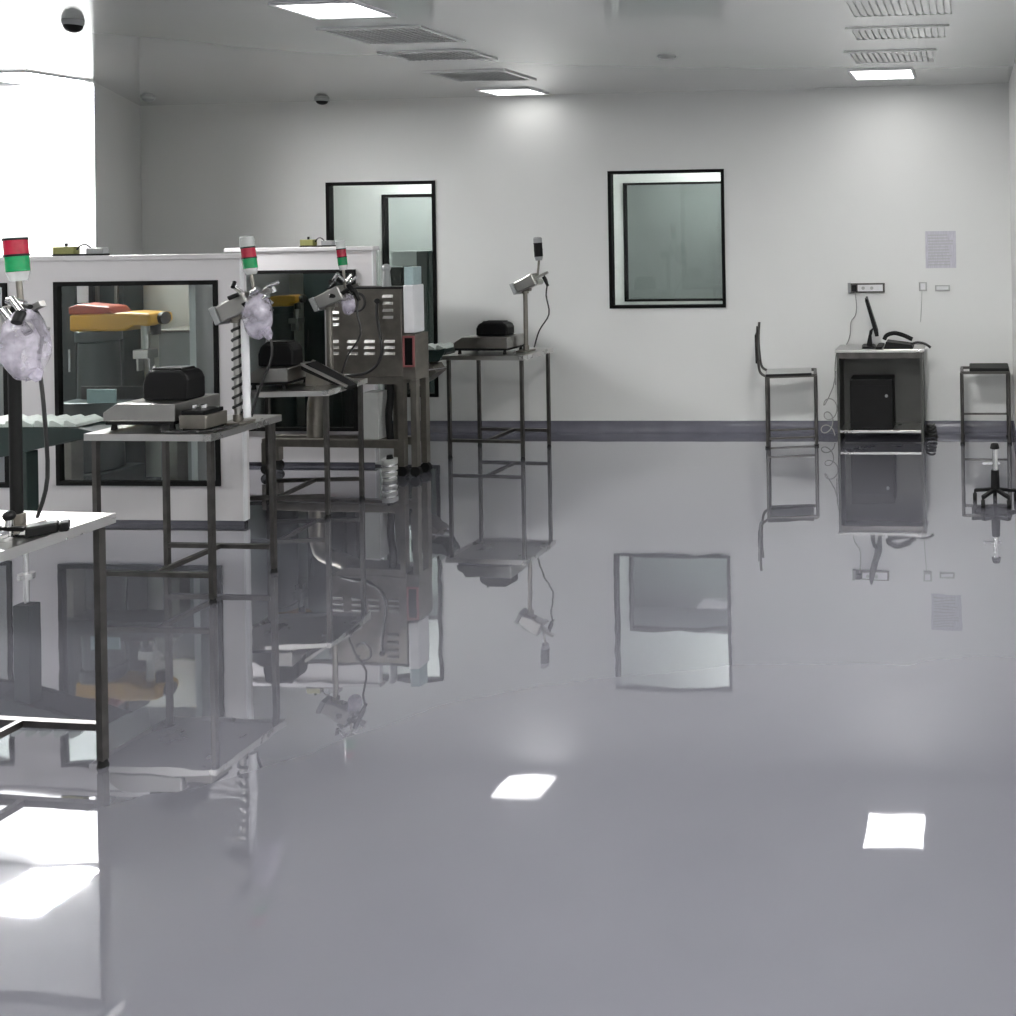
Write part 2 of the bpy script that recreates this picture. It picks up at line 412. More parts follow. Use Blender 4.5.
d0 = atz(73, 20, H)
t = Thing('dome_camera', 'small dark dome camera on the bright ceiling, top left', 'security camera', ROOM, (d0.x, d0.y, H))
t.part('housing', MB().cyl((d0.x, d0.y, H), (d0.x, d0.y, H-.028), .046, .044), M['grey'], bevel=.004)
t.part('dome', MB().dome((d0.x, d0.y, H-.028), .040, .036, up=-1), M['black'])
d1 = atz(322, 104, H-.03); y1 = min(d1.y, YB-.14)
d1 = aty(322, 104, y1)
t = Thing('smoke_detector', 'black ceiling detector close to the back wall above the tall window', 'detector', ROOM, (d1.x, y1, H))
t.part('base', MB().cyl((d1.x, y1, H), (d1.x, y1, H-.02), .055), M['grey'])
t.part('cover', MB().dome((d1.x, y1, H-.02), .045, .03, up=-1), M['black'])
d2 = atz(148, 97, H); y2 = min(d2.y, YB-.12)
t = Thing('smoke_detector', 'pale ceiling detector near the left back corner', 'detector', ROOM, (atz(148, 97, H).x, y2, H))
dx = t.org.x
t.part('base', MB().cyl((dx, y2, H), (dx, y2, H-.015), .05), M['lightgrey'])
t.part('cover', MB().dome((dx, y2, H-.015), .04, .025, up=-1), M['grey'])
d3 = atz(667, 56, H)
t = Thing('smoke_detector', 'flat white ceiling disc in the middle of the ceiling', 'detector', ROOM, (d3.x, d3.y, H))
t.part('base', MB().cyl((d3.x, d3.y, H), (d3.x, d3.y, H-.01), .06), M['lightgrey'])
t.part('cover', MB().dome((d3.x, d3.y, H-.01), .045, .012, up=-1), M['lightgrey'])

# ------------------------------------------------------------------ work tables
ROTT = math.radians(-2.4)
class Station(Frame):
    def __init__(s, foot_px, foot_py, back=False, h=.775, w=.58, d=.38, label='', rot=ROTT):
        c = atz(foot_px, foot_py)                     # right front (or back) foot
        R = Matrix.Rotation(rot, 3, 'Z')
        off = R @ Vector((-w/2, (-d/2 if back else d/2), 0))
        Frame.__init__(s, c + off, rot); s.h, s.w, s.d = h, w, d
        t = Thing('work_table', label, 'table', s, (0, 0, 0), 'stainless work tables of the line')
        top = MB().box(-w/2-.03, w/2+.03, -d/2-.03, d/2+.03, h-.012, h)
        e = .03
        for (x0, x1, y0, y1) in ((-w/2-e, w/2+e, -d/2-e, -d/2-e+.004), (-w/2-e, w/2+e, d/2+e-.004, d/2+e), (-w/2-e, -w/2-e+.004, -d/2-e+.004, d/2+e-.004), (w/2+e-.004, w/2+e, -d/2-e+.004, d/2+e-.004)):
            top.box(x0, x1, y0, y1, h-.032, h-.012)
        t.part('tabletop', top, M['steeltop'])
        for sx in (-1, 1):
            for sy in (-1, 1):
                lg = t.part('leg', MB().bar((sx*w/2, sy*d/2, .02), (sx*w/2, sy*d/2, h-.012), .022), M['legsteel'])
                t.subpart(lg, 'foot', MB().cyl((sx*w/2, sy*d/2, 0), (sx*w/2, sy*d/2, .022), .017, .012), M['rubber'])
        zb = .13
        for sy in (-1, 1): t.part('stretcher', MB().bar((-w/2+.013, sy*d/2, zb), (w/2-.013, sy*d/2, zb), .022), M['legsteel'])
        t.part('stretcher', MB().bar((0, -d/2+.011, zb), (0, d/2-.011, zb), .022), M['legsteel'])
S_near = Station(103, 766, back=True, h=.815, label='nearest steel work table, cut off by the left edge')
S_mid  = Station(213, 603, h=.79, rot=math.radians(-1), label='steel work table before the large white robot cell')
S_third= Station(328, 518, h=.765, rot=math.radians(6), label='steel work table at the left of the louvered cabinet')
S_far  = Station(523, 459.5, h=.765, rot=math.radians(-4), label='farthest steel work table, standing alone before the back wall')

# ------------------------------------------------------------------ platform scales with black box
def scale_unit(S, px0, px1, lx0, lx1, label, blabel, arch=False, hh=.128, lh=.13, y=-.02):
    h = S.h; x0 = S.p(px0, 400, y).x; x1 = S.p(px1, 400, y).x; x0 = max(x0, -S.w/2-.10); d = .13
    t = Thing('platform_scale', label, 'scale', S, ((x0+x1)/2, y, h), 'platform scales on the work tables')
    for sx in (x0+.035, x1-.035):
        for sy in (y-d+.02, y+d-.02):
            t.part('foot', MB().cyl((sx, sy, h), (sx, sy, h+.028), .014, .010, 10), M['rubber'])
    t.part('base', MB().box(x0+.01, x1-.01, y-d, y+d, h+.028, h+.045), M['black'])
    b = MB().prism([(x0, h+.045), (x1, h+.045), (x1, h+hh), (x0+.07, h+hh), (x0, h+.085)], y-d-.004, y+d+.004)
    t.part('platform', b, M['steel'], bevel=.004)
    a0 = S.p(lx0, 400, y).x; a1 = S.p(lx1, 400, y).x; z = h+hh
    w = a1-a0; c = w*.16
    g = Thing('instrument_case', blabel, 'case', S, ((a0+a1)/2, y, z), 'black cases on the platform scales')
    body = MB().prism([(a0, z), (a1, z), (a1, z+lh*.68), (a1-c*.4, z+lh*.9), (a1-c, z+lh), (a0+c, z+lh), (a0+c*.4, z+lh*.85), (a0, z+lh*.55)], y-.055, y+.055)
    g.part('body', body, M['black'], bevel=.012)
    g.part('lid', MB().prism([(a0+c, z+lh-.004), (a1-c, z+lh-.004), (a1-c-.01, z+lh+.008), (a0+c+.01, z+lh+.008)], y-.04, y+.04), M['rubber'])
    g.part('catch', MB().cyl((a0+c*1.2, y-.03, z+lh+.004), (a0+c*1.2, y-.03, z+lh+.016), .008, n=10), M['chrome'])
scale_unit(S_far, 465, 518, 481, 512, 'stainless platform scale on the farthest work table', 'black case on the scale of the farthest table', lh=.10)
scale_unit(S_mid, 128, 198, 152, 197, 'stainless platform scale on the table before the white cell', 'rounded black case before the large cell window', lh=.145)
scale_unit(S_third, 260, 301, 264, 299, 'stainless platform scale on the table beside the louvered cabinet', 'black case left of the louvered cabinet', lh=.14)

# ------------------------------------------------------------------ camera stands with stack lights
def stand(S, px, label, y=.02, zt=1.27, lean=0.0, tower=True, dim=False, spiral=False, head=True, tw=.031, dz=0.0, bag=0, tdx=.055, hx=.06, bs=.7, tz_=.035, bx_off=0.0):
    h = S.h; x = S.p(px, 400, y).x
    t = Thing('camera_stand', label, 'equipment stand', S, (x, y, h), 'camera stands with stack lights')
    t.part('base_plate', MB().box(x-.055, x+.05, y-.05, y+.05, h, h+.012).cyl((x, y, h+.012), (x, y, h+.045), .022), M['steeld'], bevel=.002)
    pm = MB().cyl((x, y, h+.012), (x, y, zt), .016)
    pole = t.part('pole', pm, M['steel'] if spiral else (M['rubber'] if S is S_near else M['steeld']))
    if spiral:
        pts = []
        for i in range(64):
            a = i/63*2*math.pi*9.0; pts.append((x+.019*math.cos(a), y+.019*math.sin(a), h+.05+(zt-h-.10)*i/63))
        t.part('spiral_cable', MB().tube(pts, .0075, 6, 2), M['cable'])
        t.part('side_tube', MB().cyl((x+.048, y, h+.03), (x+.04, y, zt+.02), .017), M['whiteplastic'])
    # head: a tilted rectangular body with hood, mount and rear connector
    hz = zt+.055+dz
    R = Matrix.Rotation(math.radians(-24), 3, 'Y'); c = Vector((x-.02+hx, y-.02, hz))
    def bx(x0, x1, y0, y1, z0, z1, k=1.0):
        m_ = MB().box(x0, x1, y0, y1, z0, z1)
        for v in m_.v:
            if v.x < (x0+x1)/2: v.z *= k; v.y *= k
        m_.v = [R @ v + c for v in m_.v]; return m_
    hb = t.part('camera_head', bx(-.10, .07, -.045, .045, -.048, .048, .86), M['steel'], bevel=.010)
    t.subpart(hb, 'hood', bx(-.128, -.098, -.044, .044, -.044, .044), M['grey'], bevel=.004)
    t.subpart(hb, 'lens', bx(-.130, -.127, -.03, .03, -.03, .03), M['black'])
    t.part('mount', MB().cyl((x, y, zt-.03), (x, y, zt+.03), .026).box(x-.03, x+.03+hx*.5, y-.045, y-.01, zt-.01, zt+.05), M['steeld'], bevel=.003)
    t.part('arm', MB().bar(c+Vector((.03, 0, .02)), c+Vector((.155, 0, .075)), .018).cyl(c+Vector((.07,-.03,.0)), c+Vector((.07,.05,.0)), .022), M['steel'])
    cc = MB().tube([c+Vector((.12, .01, .05)), c+Vector((.145, .01, 0)), c+Vector((.14, .0, -.10)), c+Vector((.165, -.01, -.24)), (x+.11, y, h+.16), (x+.06, y+.01, h+.03)], .0055, 6, 4)
    t.part('cable', cc, M['cable'])
    t.part('connector', MB().cyl(c+Vector((.115,.01,.04)), c+Vector((.15,.01,-.03)), .013, .010, 10), M['black'])
    # stack light
    tx = x+tdx; tz = zt+.17+tz_; ux = math.sin(lean); uz = math.cos(lean); B = Vector((tx, y, tz))
    U = Vector((-ux, 0, uz))
    t.part('stalk', MB().cyl(c+Vector((.06, .02, .03)), B, .008), M['steeld'])
    sl = t.part('stack_light', MB().cyl(B-U*.002, B+U*.028, tw*.75, tw), M['clear' if not dim else 'grey'], label=None)
    if dim: cols = (('green_lens', M['black'], .05), ('red_lens', M['black'], .05), ('clear_lens', M['grey'], .038))
    else: cols = (('green_lens', M['grn'], .052), ('red_lens', M['red'], .050), ('clear_lens', M['clear'], .048))
    k = .028
    for nm, mm, hh in cols:
        t.subpart(sl, nm, MB().cyl(B+U*k, B+U*(k+hh), tw), mm, bevel=.002, label=None)
        if nm != 'clear_lens': t.subpart(sl, 'spacer_ring', MB().cyl(B+U*(k+hh-.004), B+U*(k+hh+.003), tw+.0015), M['black'])
        k += hh+.001
    t.subpart(sl, 'cap', MB().dome(B+U*k, tw*.98, .008), mm if dim else M['clear'])
    # cluster of small fittings around the head
    if bag:
        fit = MB(); rnd = random.Random(bag)
        for i in range(9):
            p = c + Vector((rnd.uniform(-.02, .14), rnd.uniform(-.05, .05), rnd.uniform(-.01, .10)))
            q = p + Vector((rnd.uniform(-.05, .05), rnd.uniform(-.03, .03), rnd.uniform(-.05, .05)))
            fit.cyl(p, q, rnd.uniform(.008, .016), n=10)
        t.part('fittings', fit, M['chrome'])
        ft = MB()
        for i in range(6):
            p = c + Vector((rnd.uniform(-.02, .15), rnd.uniform(-.06, .04), rnd.uniform(-.02, .11)))
            q = p + Vector((rnd.uniform(-.04, .04), rnd.uniform(-.03, .03), rnd.uniform(-.05, .03)))
            ft.cyl(p, q, rnd.uniform(.007, .014), n=10)
        t.part('connectors', ft, M['black'])
        bg = MB().blob(c+Vector((.10+bx_off, -.02, -.05)), .085*bs, .07*bs, .13*bs, .22, bag)
        t.part('plastic_bag', bg, M['bag'], sub=1, label='clear crumpled plastic wrap')
        t.part('bag_tail', MB().add([c+Vector(v) for v in (tuple(q_*bs for q_ in w_) for w_ in ((.16,-.03,-.06),(.24,-.05,-.16),(.20,-.06,-.22),(.10,-.05,-.13),(.17,.0,-.07),(.245,-.03,-.165),(.205,-.02,-.225),(.11,.0,-.14)))],
               [(0,1,2,3),(7,6,5,4),(0,4,5,1),(1,5,6,2),(2,6,7,3),(3,7,4,0)]), M['bag'], sub=1)
    return t
stand(S_far, 527, 'slim camera stand with dark stack light on the farthest table', zt=1.235, dim=True, lean=.05, tdx=.115, tz_=.05)
stand(S_mid, 238, 'camera stand with cable-wrapped pole and red-green light before the white cell', zt=1.31, spiral=True, lean=.12, bag=3, tdx=.08, bs=.85)
stand(S_third, 331, 'camera stand with red-green light in front of the louvered cabinet', y=.12, zt=1.245, lean=.10, bag=5, tdx=.09, tw=.027, bs=.5, tz_=.05)
stand(S_near, 15, 'camera stand with large red-green light at the left edge', y=.06, zt=1.40, lean=.08, bag=9, tdx=.02, dz=-.01, tw=.030, bs=.85, hx=-.01, tz_=.02, bx_off=.015)

# small connector unit on the middle table
y = -.02; a = S_mid.p(203, 400, y).x; b = S_mid.p(229, 400, y).x; h = S_mid.h
t = Thing('control_box', 'small black-topped control box between scale and striped pole', 'control box', S_mid, ((a+b)/2, -.09, h))
t.part('body', MB().box(a, b, -.16, -.03, h+.012, h+.075), M['steeld'], bevel=.004)
t.part('cover', MB().box(a+.005, b-.01, -.155, -.04, h+.075, h+.095), M['black'], bevel=.004)
for k in (.03, .075): t.part('knob', MB().cyl((a+k, -.10, h+.095), (a+k, -.10, h+.115), .014, n=12), M['chrome'])
t.part('foot', MB().box(a+.01, b-.01, -.15, -.04, h, h+.012), M['rubber'])

# loose cables on the tables
single('power_cable', 'loose dark cable lying across the right end of the middle table', 'cable',
  MB().tube([(.05, -.19, h+.006), (.14, -.21, h+.008), (.20, -.18, h+.007), (.25, -.20, h+.007), (.29, -.15, h+.007), (.305, -.05, h+.006)], .006, 6), M['cable'], S_mid, (.05, -.19, h))

# near table: black hand tool and chrome fixture
h = S_near.h
q = lambda px, py: (S_near.inv @ atz(px, py, h+.01))
a = q(26, 533); b = q(70, 526)
t = Thing('hand_tool', 'black handheld tool lying on the nearest table', 'tool', S_near, (a.x, a.y, h))
dv = (b-a); dv.z = 0; nv = Vector((-dv.y, dv.x, 0)).normalized()
def strip(w0, w1, s0, s1, z0, z1):
    p0 = a+dv*s0; p1 = a+dv*s1
    pts = [p0-nv*w0, p1-nv*w1, p1+nv*w1, p0+nv*w0]
    return MB().add([Vector((p.x, p.y, z0)) for p in pts]+[Vector((p.x, p.y, z1)) for p in pts], [(3,2,1,0),(4,5,6,7),(0,1,5,4),(1,2,6,5),(2,3,7,6),(3,0,4,7)])
t.part('body', strip(.03, .022, 0, .75, h, h+.032), M['black'], bevel=.006)
t.part('handle', strip(.022, .03, .75, 1.0, h, h+.028), M['rubber'], bevel=.006)
t.part('nozzle', strip(.008, .016, -.12, .0, h+.008, h+.02), M['chrome'])
c = q(8, 535)
t = Thing('clamp_fixture', 'chrome and black clamp fixture at the left edge of the nearest table', 'fixture', S_near, (c.x, c.y, h))
t.part('base', MB().box(c.x-.07, c.x+.035, c.y-.04, c.y+.04, h, h+.014), M['chrome'], bevel=.003)
t.part('post', MB().cyl((c.x+.005, c.y, h+.014), (c.x+.005, c.y, h+.06), .010).cyl((c.x-.04, c.y, h+.014), (c.x-.04, c.y, h+.05), .010), M['chrome'])
t.part('ball_knob', MB().blob((c.x+.005, c.y, h+.068), .016, .016, .016), M['black'])
t.part('lever', MB().bar((c.x-.06, c.y-.02, h+.035), (c.x+.05, c.y+.005, h+.028), .012), M['black'])
t.part('roller', MB().cyl((c.x-.03, c.y-.035, h+.022), (c.x+.03, c.y-.035, h+.022), .012), M['chrome'])

# ------------------------------------------------------------------ chain conveyors
def conveyor(label, Fm, outline, y0, y1, chain_pts, legs=(), extras=None):
    xs = [p[0] for p in outline]; ox = sum(xs)/len(xs)
    t = Thing('chain_conveyor', label, 'conveyor', Fm, (ox, (y0+y1)/2, 0 if legs else min(p[1] for p in outline)))
    t.part('side_panel', MB().prism(outline, y0, y0+.02), M['green'], bevel=.003)
    t.part('side_panel', MB().prism(outline, y1-.02, y1), M['green'], bevel=.003)
    inner = [(x, z-.006 if z > sum(p[1] for p in outline)/len(outline) else z+.004) for x, z in outline]
    t.part('bed', MB().prism(inner, y0+.02, y1-.02), M['green'])
    (xa, za), (xb, zb) = chain_pts; n = max(4, int(abs(xb-xa)/.075)); ch = MB()
    for i in range(n):
        u0 = xa+(xb-xa)*i/n; u1 = xa+(xb-xa)*(i+1)/n; z0 = za+(zb-za)*i/n
        ch.prism([(u0+.002, z0), (u1-.004, z0), (u1-.012, z0+.014), (u0+.022, z0+.034), (u0+.006, z0+.030)], y0+.004, y1-.004)
    t.part('chain_belt', ch, M['chain'], bevel=.002, label='pale sawtooth links')
    for (lx, ly, zt) in legs:
        lg = t.part('leg', MB().box(lx-.045, lx+.045, ly-.03, ly+.03, .14, zt), M['green'], bevel=.003)
        t.subpart(lg, 'levelling_foot', MB().cyl((lx, ly, .012), (lx, ly, .14), .012).cyl((lx, ly, 0), (lx, ly, .014), .035), M['chrome'])
    if extras: extras(t)
    return t
P = lambda px, py, y=0.10: tuple(S_mid.p(px, py, y)[i] for i in (0, 2))
tA = P(-70, 424); tB = P(112, 427); 
out = [P(-70, 425), P(88, 425), P(112, 431), P(70, 441), P(34, 450), P(0, 457), P(-70, 462)]
lx = S_mid.p(25, 500, .08).x
conveyor('dark green chain conveyor running from the left edge to the middle table', S_mid, out, .04, .20, (P(-70, 425), P(88, 424.5)), legs=((lx, .08, out[4][1]-.0),))
P2 = lambda px, py, y=.03: tuple(S_far.p(px, py, y)[i] for i in (0, 2))
def prongs(t):
    for dy in (-.03, .05, .12):
        a = S_far.p(414, 372, dy); b = S_far.p(450, 367, dy)
        t.part('guide_rod', MB().cyl(a, b, .008, n=10), M['chrome'])
    a = S_far.p(414, 379, -.03)
    t.part('bracket', MB().prism([P2(414, 363), P2(436, 363), P2(441, 371), P2(430, 380), P2(414, 388)], -.03, .10), M['steeld'])
conveyor('short dark green chain conveyor linking louvered cabinet and farthest table', S_far, [P2(414, 349), P2(444, 349), P2(450, 347), P2(450, 351), P2(444, 360), P2(414, 362)], -.04, .12, (P2(414, 349), P2(450, 348)), extras=prongs)

# ------------------------------------------------------------------ robot cells
def cell(label, px0, px1, ins, Yf, depth, win_list, ztop):
    x0 = aty(px0, 400, Yf).x; x1 = aty(px1, 400, Yf).x
    t = Thing('robot_cell', label, 'machine enclosure', ROOM, ((x0+x1)/2, Yf, 0), 'white robot cells')
    ws = [rect(*w, Yf) for w in win_list]
    ws = [(max(w[0], x0+.05), w[1], w[2], w[3]) for w in ws]
    th = .04
    t.part('front_panel', holes_wall(MB(), x0, x1, .03, ztop, Yf, Yf+th, ws), M['white'])
    xs_, xr_ = ins
    t.part('side_panel', MB().prism([(xs_, Yf+th), (xs_-th, Yf+th), (xr_-th, Yf+depth-th), (xr_, Yf+depth-th)], .03, ztop, 'xy'), M['white'])
    t.part('side_panel', MB().box(x0, x0+th, Yf+th, Yf+depth, .03, ztop), M['white'])
    t.part('rear_panel', MB().box(x0+th, xr_, Yf+depth-th, Yf+depth, .03, ztop), M['cellback'])
    t.part('top_rail', MB().box(x0-.012, x1+.012, Yf-.012, Yf+th+.02, ztop, ztop+.03), M['white'], bevel=.004)
    t.part('plinth', MB().prism([(x0+.02, Yf+.02), (x1-.02, Yf+.02), (xs_-.02, Yf+th), (xr_-.02, Yf+depth-.02), (x0+.02, Yf+depth-.02)], 0, .03, 'xy'), M['cove'])
    t.part('corner_trim', MB().box(x1-.006, x1+.004, Yf-.004, Yf+.02, .03, ztop), M['whiteplastic'])
    for w in ws:
        fr = t.part('window_frame', frame_mb(w, .026, Yf-.010, Yf+.02), M['frame'])
        t.subpart(fr, 'pane', MB().box(w[0]+.026, w[1]-.026, Yf+.004, Yf+.009, w[2]+.026, w[3]-.026), M['glasscell'])
    return t, x0, x1
Y1 = atz(245, 526).y
Y2 = atD(377, 464, 6.85).y
ZT = 1.56
t1, c1x0, c1x1 = cell('large white robot cell with yellow arm inside, left foreground', -120, 243, (aty(197, 400, Y1+.04).x, aty(236, 400, Y1+.9).x), Y1, .95, [(56, 281, 219.5, 485.5), (-110, 283.5, 9, 487)], ZT)
t2, c2x0, c2x1 = cell('smaller white robot cell behind the louvered cabinet', 229, 375, (aty(366, 400, Y2+.04).x, aty(370, 400, Y2+.6).x), Y2, .62, [(240, 270, 357, 431)], ZT)

# inside cell one: everything is its own thing on the cell floor
Fi = lambda px, py, dy: aty(px, py, Y1+dy)
def robot(label, base_px, z_arm_py, tip_px, Yc, scale=1.0, orange=True):
    b = aty(base_px, 400, Yc); zc = aty((base_px+tip_px)/2, z_arm_py, Yc).z; tp = aty(tip_px, z_arm_py, Yc)
    t = Thing('industrial_robot', label, 'robot', ROOM, (b.x, Yc, .03), 'yellow robots in the cells')
    s = scale; L = tp.x-b.x
    t.part('pedestal', MB().box(b.x-.16*s, b.x+.16*s, Yc-.15*s, Yc+.15*s, .03, .22).cyl((b.x, Yc, .22), (b.x, Yc, zc-.13*s), .125*s, .105*s), M['dkgreen'], bevel=.008)
    t.part('shoulder', MB().cyl((b.x, Yc, zc-.13*s), (b.x, Yc, zc-.06*s), .12*s), M['dkgreen'], bevel=.006)
    hh = .062*s
    arm = MB().prism([(b.x-.12*s, zc-hh), (b.x+L*.55, zc-hh*1.0), (b.x+L*.72, zc-hh*.45), (tp.x-.03, zc-hh*.55), (tp.x, zc-hh*.1), (tp.x-.01, zc+hh*.75), (b.x+L*.6, zc+hh*.9), (b.x-.12*s, zc+hh*.7)], Yc-.085*s, Yc+.085*s)
    t.part('upper_arm', arm, M['yellow'], bevel=.015)
    if orange: t.part('motor_cover', MB().prism([(b.x-.12*s, zc+hh*.7), (b.x+.19*s, zc+hh*.8), (b.x+.15*s, zc+hh*1.5), (b.x-.06*s, zc+hh*1.8), (b.x-.12*s, zc+hh*1.5)], Yc-.09*s, Yc+.05*s), M['orange'], bevel=.012)
    t.part('wrist', MB().cyl((tp.x-.05*s, Yc, zc-hh*1.5), (tp.x-.05*s, Yc, zc-hh*.3), .028*s), M['black'])
    t.part('joint_cap', MB().cyl((tp.x-.005, Yc, zc+hh*.2), (tp.x+.02, Yc, zc+hh*.2), .04*s), M['black'])
    gx = b.x+L*.72
    t.part('gripper', MB().cyl((gx, Yc, zc-hh*.5), (gx, Yc, zc-hh*3.0), .022*s).box(gx-.05*s, gx+.05*s, Yc-.04, Yc+.04, zc-hh*3.9, zc-hh*3.0).box(gx-.045*s, gx-.03*s, Yc-.02, Yc+.02, zc-hh*5.2, zc-hh*3.9).box(gx+.03*s, gx+.045*s, Yc-.02, Yc+.02, zc-hh*5.2, zc-hh*3.9), M['steel'], bevel=.003)
robot('yellow robot arm with orange cover behind the large cell window', 100, 320, 163, Y1+.42)
Yc = Y1+.42
def inbox(name, label, cat, parts, org):
    t = Thing(name, label, cat, ROOM, org)
    for nm, mb, mm, bv in parts: t.part(nm, mb, M[mm], bevel=bv)
# tall dark cabinet left inside, behind the arm
a = Fi(60, 300, .72); b = Fi(88, 300, .72)
inbox('control_cabinet', 'tall dark teal cabinet at the left inside the large cell', 'cabinet', [
  ('body', MB().box(a.x-.22, b.x, Y1+.66, Y1+.89, .03, 1.50), 'dkgreen', .006),
  ('door', MB().box(a.x-.20, b.x-.02, Y1+.645, Y1+.66, .08, 1.46), 'dkgreen', .004),
  ('indicator_panel', MB().box(aty(77.5, 290, Y1+.64).x, aty(88, 290, Y1+.64).x, Y1+.635, Y1+.645, aty(82, 303, Y1+.64).z, aty(82, 285, Y1+.64).z), 'whiteplastic', .002),
  ('handle', MB().box(b.x-.06, b.x-.045, Y1+.63, Y1+.645, .8, .95), 'chrome', .002)], (a.x, Y1+.78, .03))
a = Fi(101, 300, .8); b = Fi(131, 300, .8)
inbox('drive_column', 'dark upright column behind the robot in the large cell', 'column', [
  ('body', MB().box(a.x, b.x, Y1+.74, Y1+.90, .03, 1.52), 'dkgreen', .006),
  ('rail', MB().box(a.x+.03, a.x+.05, Y1+.725, Y1+.74, .1, 1.5).box(b.x-.05, b.x-.03, Y1+.725, Y1+.74, .1, 1.5), 'steeld', .002),
  ('carriage', MB().box(a.x+.02, b.x-.02, Y1+.70, Y1+.725, .62, .82), 'black', .004)], ((a.x+b.x)/2, Y1+.82, .03))
a = Fi(158, 300, .6); b = Fi(203, 300, .6); zt = Fi(180, 332, .6).z
inbox('feeder_cabinet', 'dull grey cabinet at the right inside the large cell', 'cabinet', [
  ('body', MB().box(a.x, b.x, Y1+.60, Y1+.88, .03, zt), 'grey', .006),
  ('lid', MB().box(a.x-.01, b.x+.01, Y1+.59, Y1+.89, zt, zt+.015), 'steeld', .003),
  ('handle', MB().box(b.x-.07, b.x-.055, Y1+.585, Y1+.60, .75, .88), 'chrome', .002)], ((a.x+b.x)/2, Y1+.74, .03))
a = Fi(72, 400, .2); b = Fi(150, 400, .2); zt = .70
inbox('machine_table', 'dark machine bed low inside the large cell', 'table', [
  ('bed', MB().box(a.x, c1x1-.50, Y1+.08, Y1+.24, zt-.10, zt), 'dkgreen', .006),
  ('leg', MB().box(a.x+.02, a.x+.07, Y1+.12, Y1+.20, .03, zt-.10), 'steeld', .003),
  ('leg', MB().box(c1x1-.57, c1x1-.52, Y1+.12, Y1+.20, .03, zt-.10), 'steeld', .003),
  ('fence', MB().box(a.x+.05, a.x+.5, Y1+.21, Y1+.225, zt, zt+.08), 'black', .002),
  ('bracket', MB().prism([(a.x+.52, zt), (a.x+.66, zt), (a.x+.60, zt+.16), (a.x+.55, zt+.12)], Y1+.18, Y1+.22), 'steeld', .003)], (a.x, Y1+.16, .03))
a = Fi(88, 389, .1); b = Fi(117, 402, .1)
sg = single('name_plate', 'pale cyan blank plate standing inside the large cell window', 'plate',
  MB().box(a.x, b.x, Y1+.09, Y1+.10, zt, a.z), M['cyan'], ROOM, ((a.x+b.x)/2, Y1+.095, zt), .002)
a = Fi(77, 284, .5); b = Fi(89, 303, .5)
# second cell contents
robot('yellow robot arm inside the smaller cell', 283, 300, 302, Y2+.25, .72, orange=False)
a = aty(305, 300, Y2+.42); b = aty(345, 300, Y2+.42)
inbox('control_cabinet', 'dark teal cabinet at the right inside the smaller cell', 'cabinet', [
  ('body', MB().box(a.x, b.x, Y2+.40, Y2+.56, .03, 1.48), 'dkgreen', .006),
  ('door', MB().box(a.x+.02, b.x-.02, Y2+.385, Y2+.40, .08, 1.44), 'dkgreen', .004),
  ('handle', MB().box(a.x+.05, a.x+.062, Y2+.37, Y2+.385, .8, .95), 'chrome', .002)], ((a.x+b.x)/2, Y2+.48, .03))

# sensors on top of the cells
def sensor(label, px0, px1, Yf):
    a = aty(px0, 258, Yf+.02); b = aty(px1, 258, Yf+.02); z = ZT+.03; w = b.x-a.x; y = Yf+.02
    t = Thing('safety_sensor', label, 'sensor', ROOM, ((a.x+b.x)/2, y, z), 'sensors on top of the cells')
    t.part('bracket', MB().box(a.x, b.x, y-.025, y+.025, z, z+.010), M['black'])
    t.part('housing', MB().box(a.x, a.x+w*.42, y-.022, y+.022, z+.010, z+.055), M['pcb'], bevel=.004)
    t.part('receiver', MB().box(a.x+w*.66, b.x, y-.02, y+.02, z+.010, z+.045), M['grey'], bevel=.003)
    t.part('screw', MB().cyl((a.x+w*.21, y, z+.055), (a.x+w*.21, y, z+.075), .008, n=10), M['black'])
    t.part('wire', MB().tube([(a.x+w*.42, y, z+.035), (a.x+w*.5, y, z+.06), (a.x+w*.6, y, z+.065), (a.x+w*.7, y, z+.045)], .004, 6), M['cable'])
sensor('yellow and black sensor on the rail above the large cell', 56, 106, Y1)
sensor('yellow and black sensor on the rail above the smaller cell', 302, 334, Y2)

# ------------------------------------------------------------------ louvered cabinet machine
MF = Frame(atz(408, 477), ROTT)       # right front foot
G = lambda px, py, y=0.0: MF.p(px, py, y)
x0 = G(327, 330).x; x1 = G(402, 330).x; zb = G(360, 377).z; zt = G(360, 289).z
xe = G(415, 330).x; dep = .15; xl = G(300, 400).x; xf = x0-.01
t = Thing('louvered_machine', 'stainless louvered cabinet machine on legs with black cable', 'machine', MF, ((x0+x1)/2, .12, 0))
cab = t.part('cabinet', MB().box(x0, x1, 0, dep, zb, zt), M['steeld'], bevel=.006)
lo = MB()
def louvers(cx, pys, w=.075):
    for py in pys:
        z = G(360, py).z
        lo.prism([(-.012, z-.012), (0, z+.008), (0, z-.014)], cx-w/2, cx+w/2, 'yz')
for px in (334, 353, 370, 390): louvers(G(px, 345).x, (341, 347, 353))
louvers(G(388, 300).x, (296, 303, 310, 317)); louvers(G(334, 300).x, (312, 318, 324))
t.part('louver', lo, M['steel'], kind='stuff')
t.part('cabinet_edge', MB().box(x0-.012, x0, -.006, .02, zb+.02, zt-.06), M['chrome'])
t.part('top_cap', MB().box(x0-.004, x1+.004, -.006, dep+.004, zt, zt+.012), M['black'])
t.part('top_knob', MB().cyl((G(379,285).x, .08, zt+.012), (G(379,285).x, .08, zt+.13), .03, .022).blob((G(379,285).x, .08, zt+.14), .03, .03, .03), M['grey'])
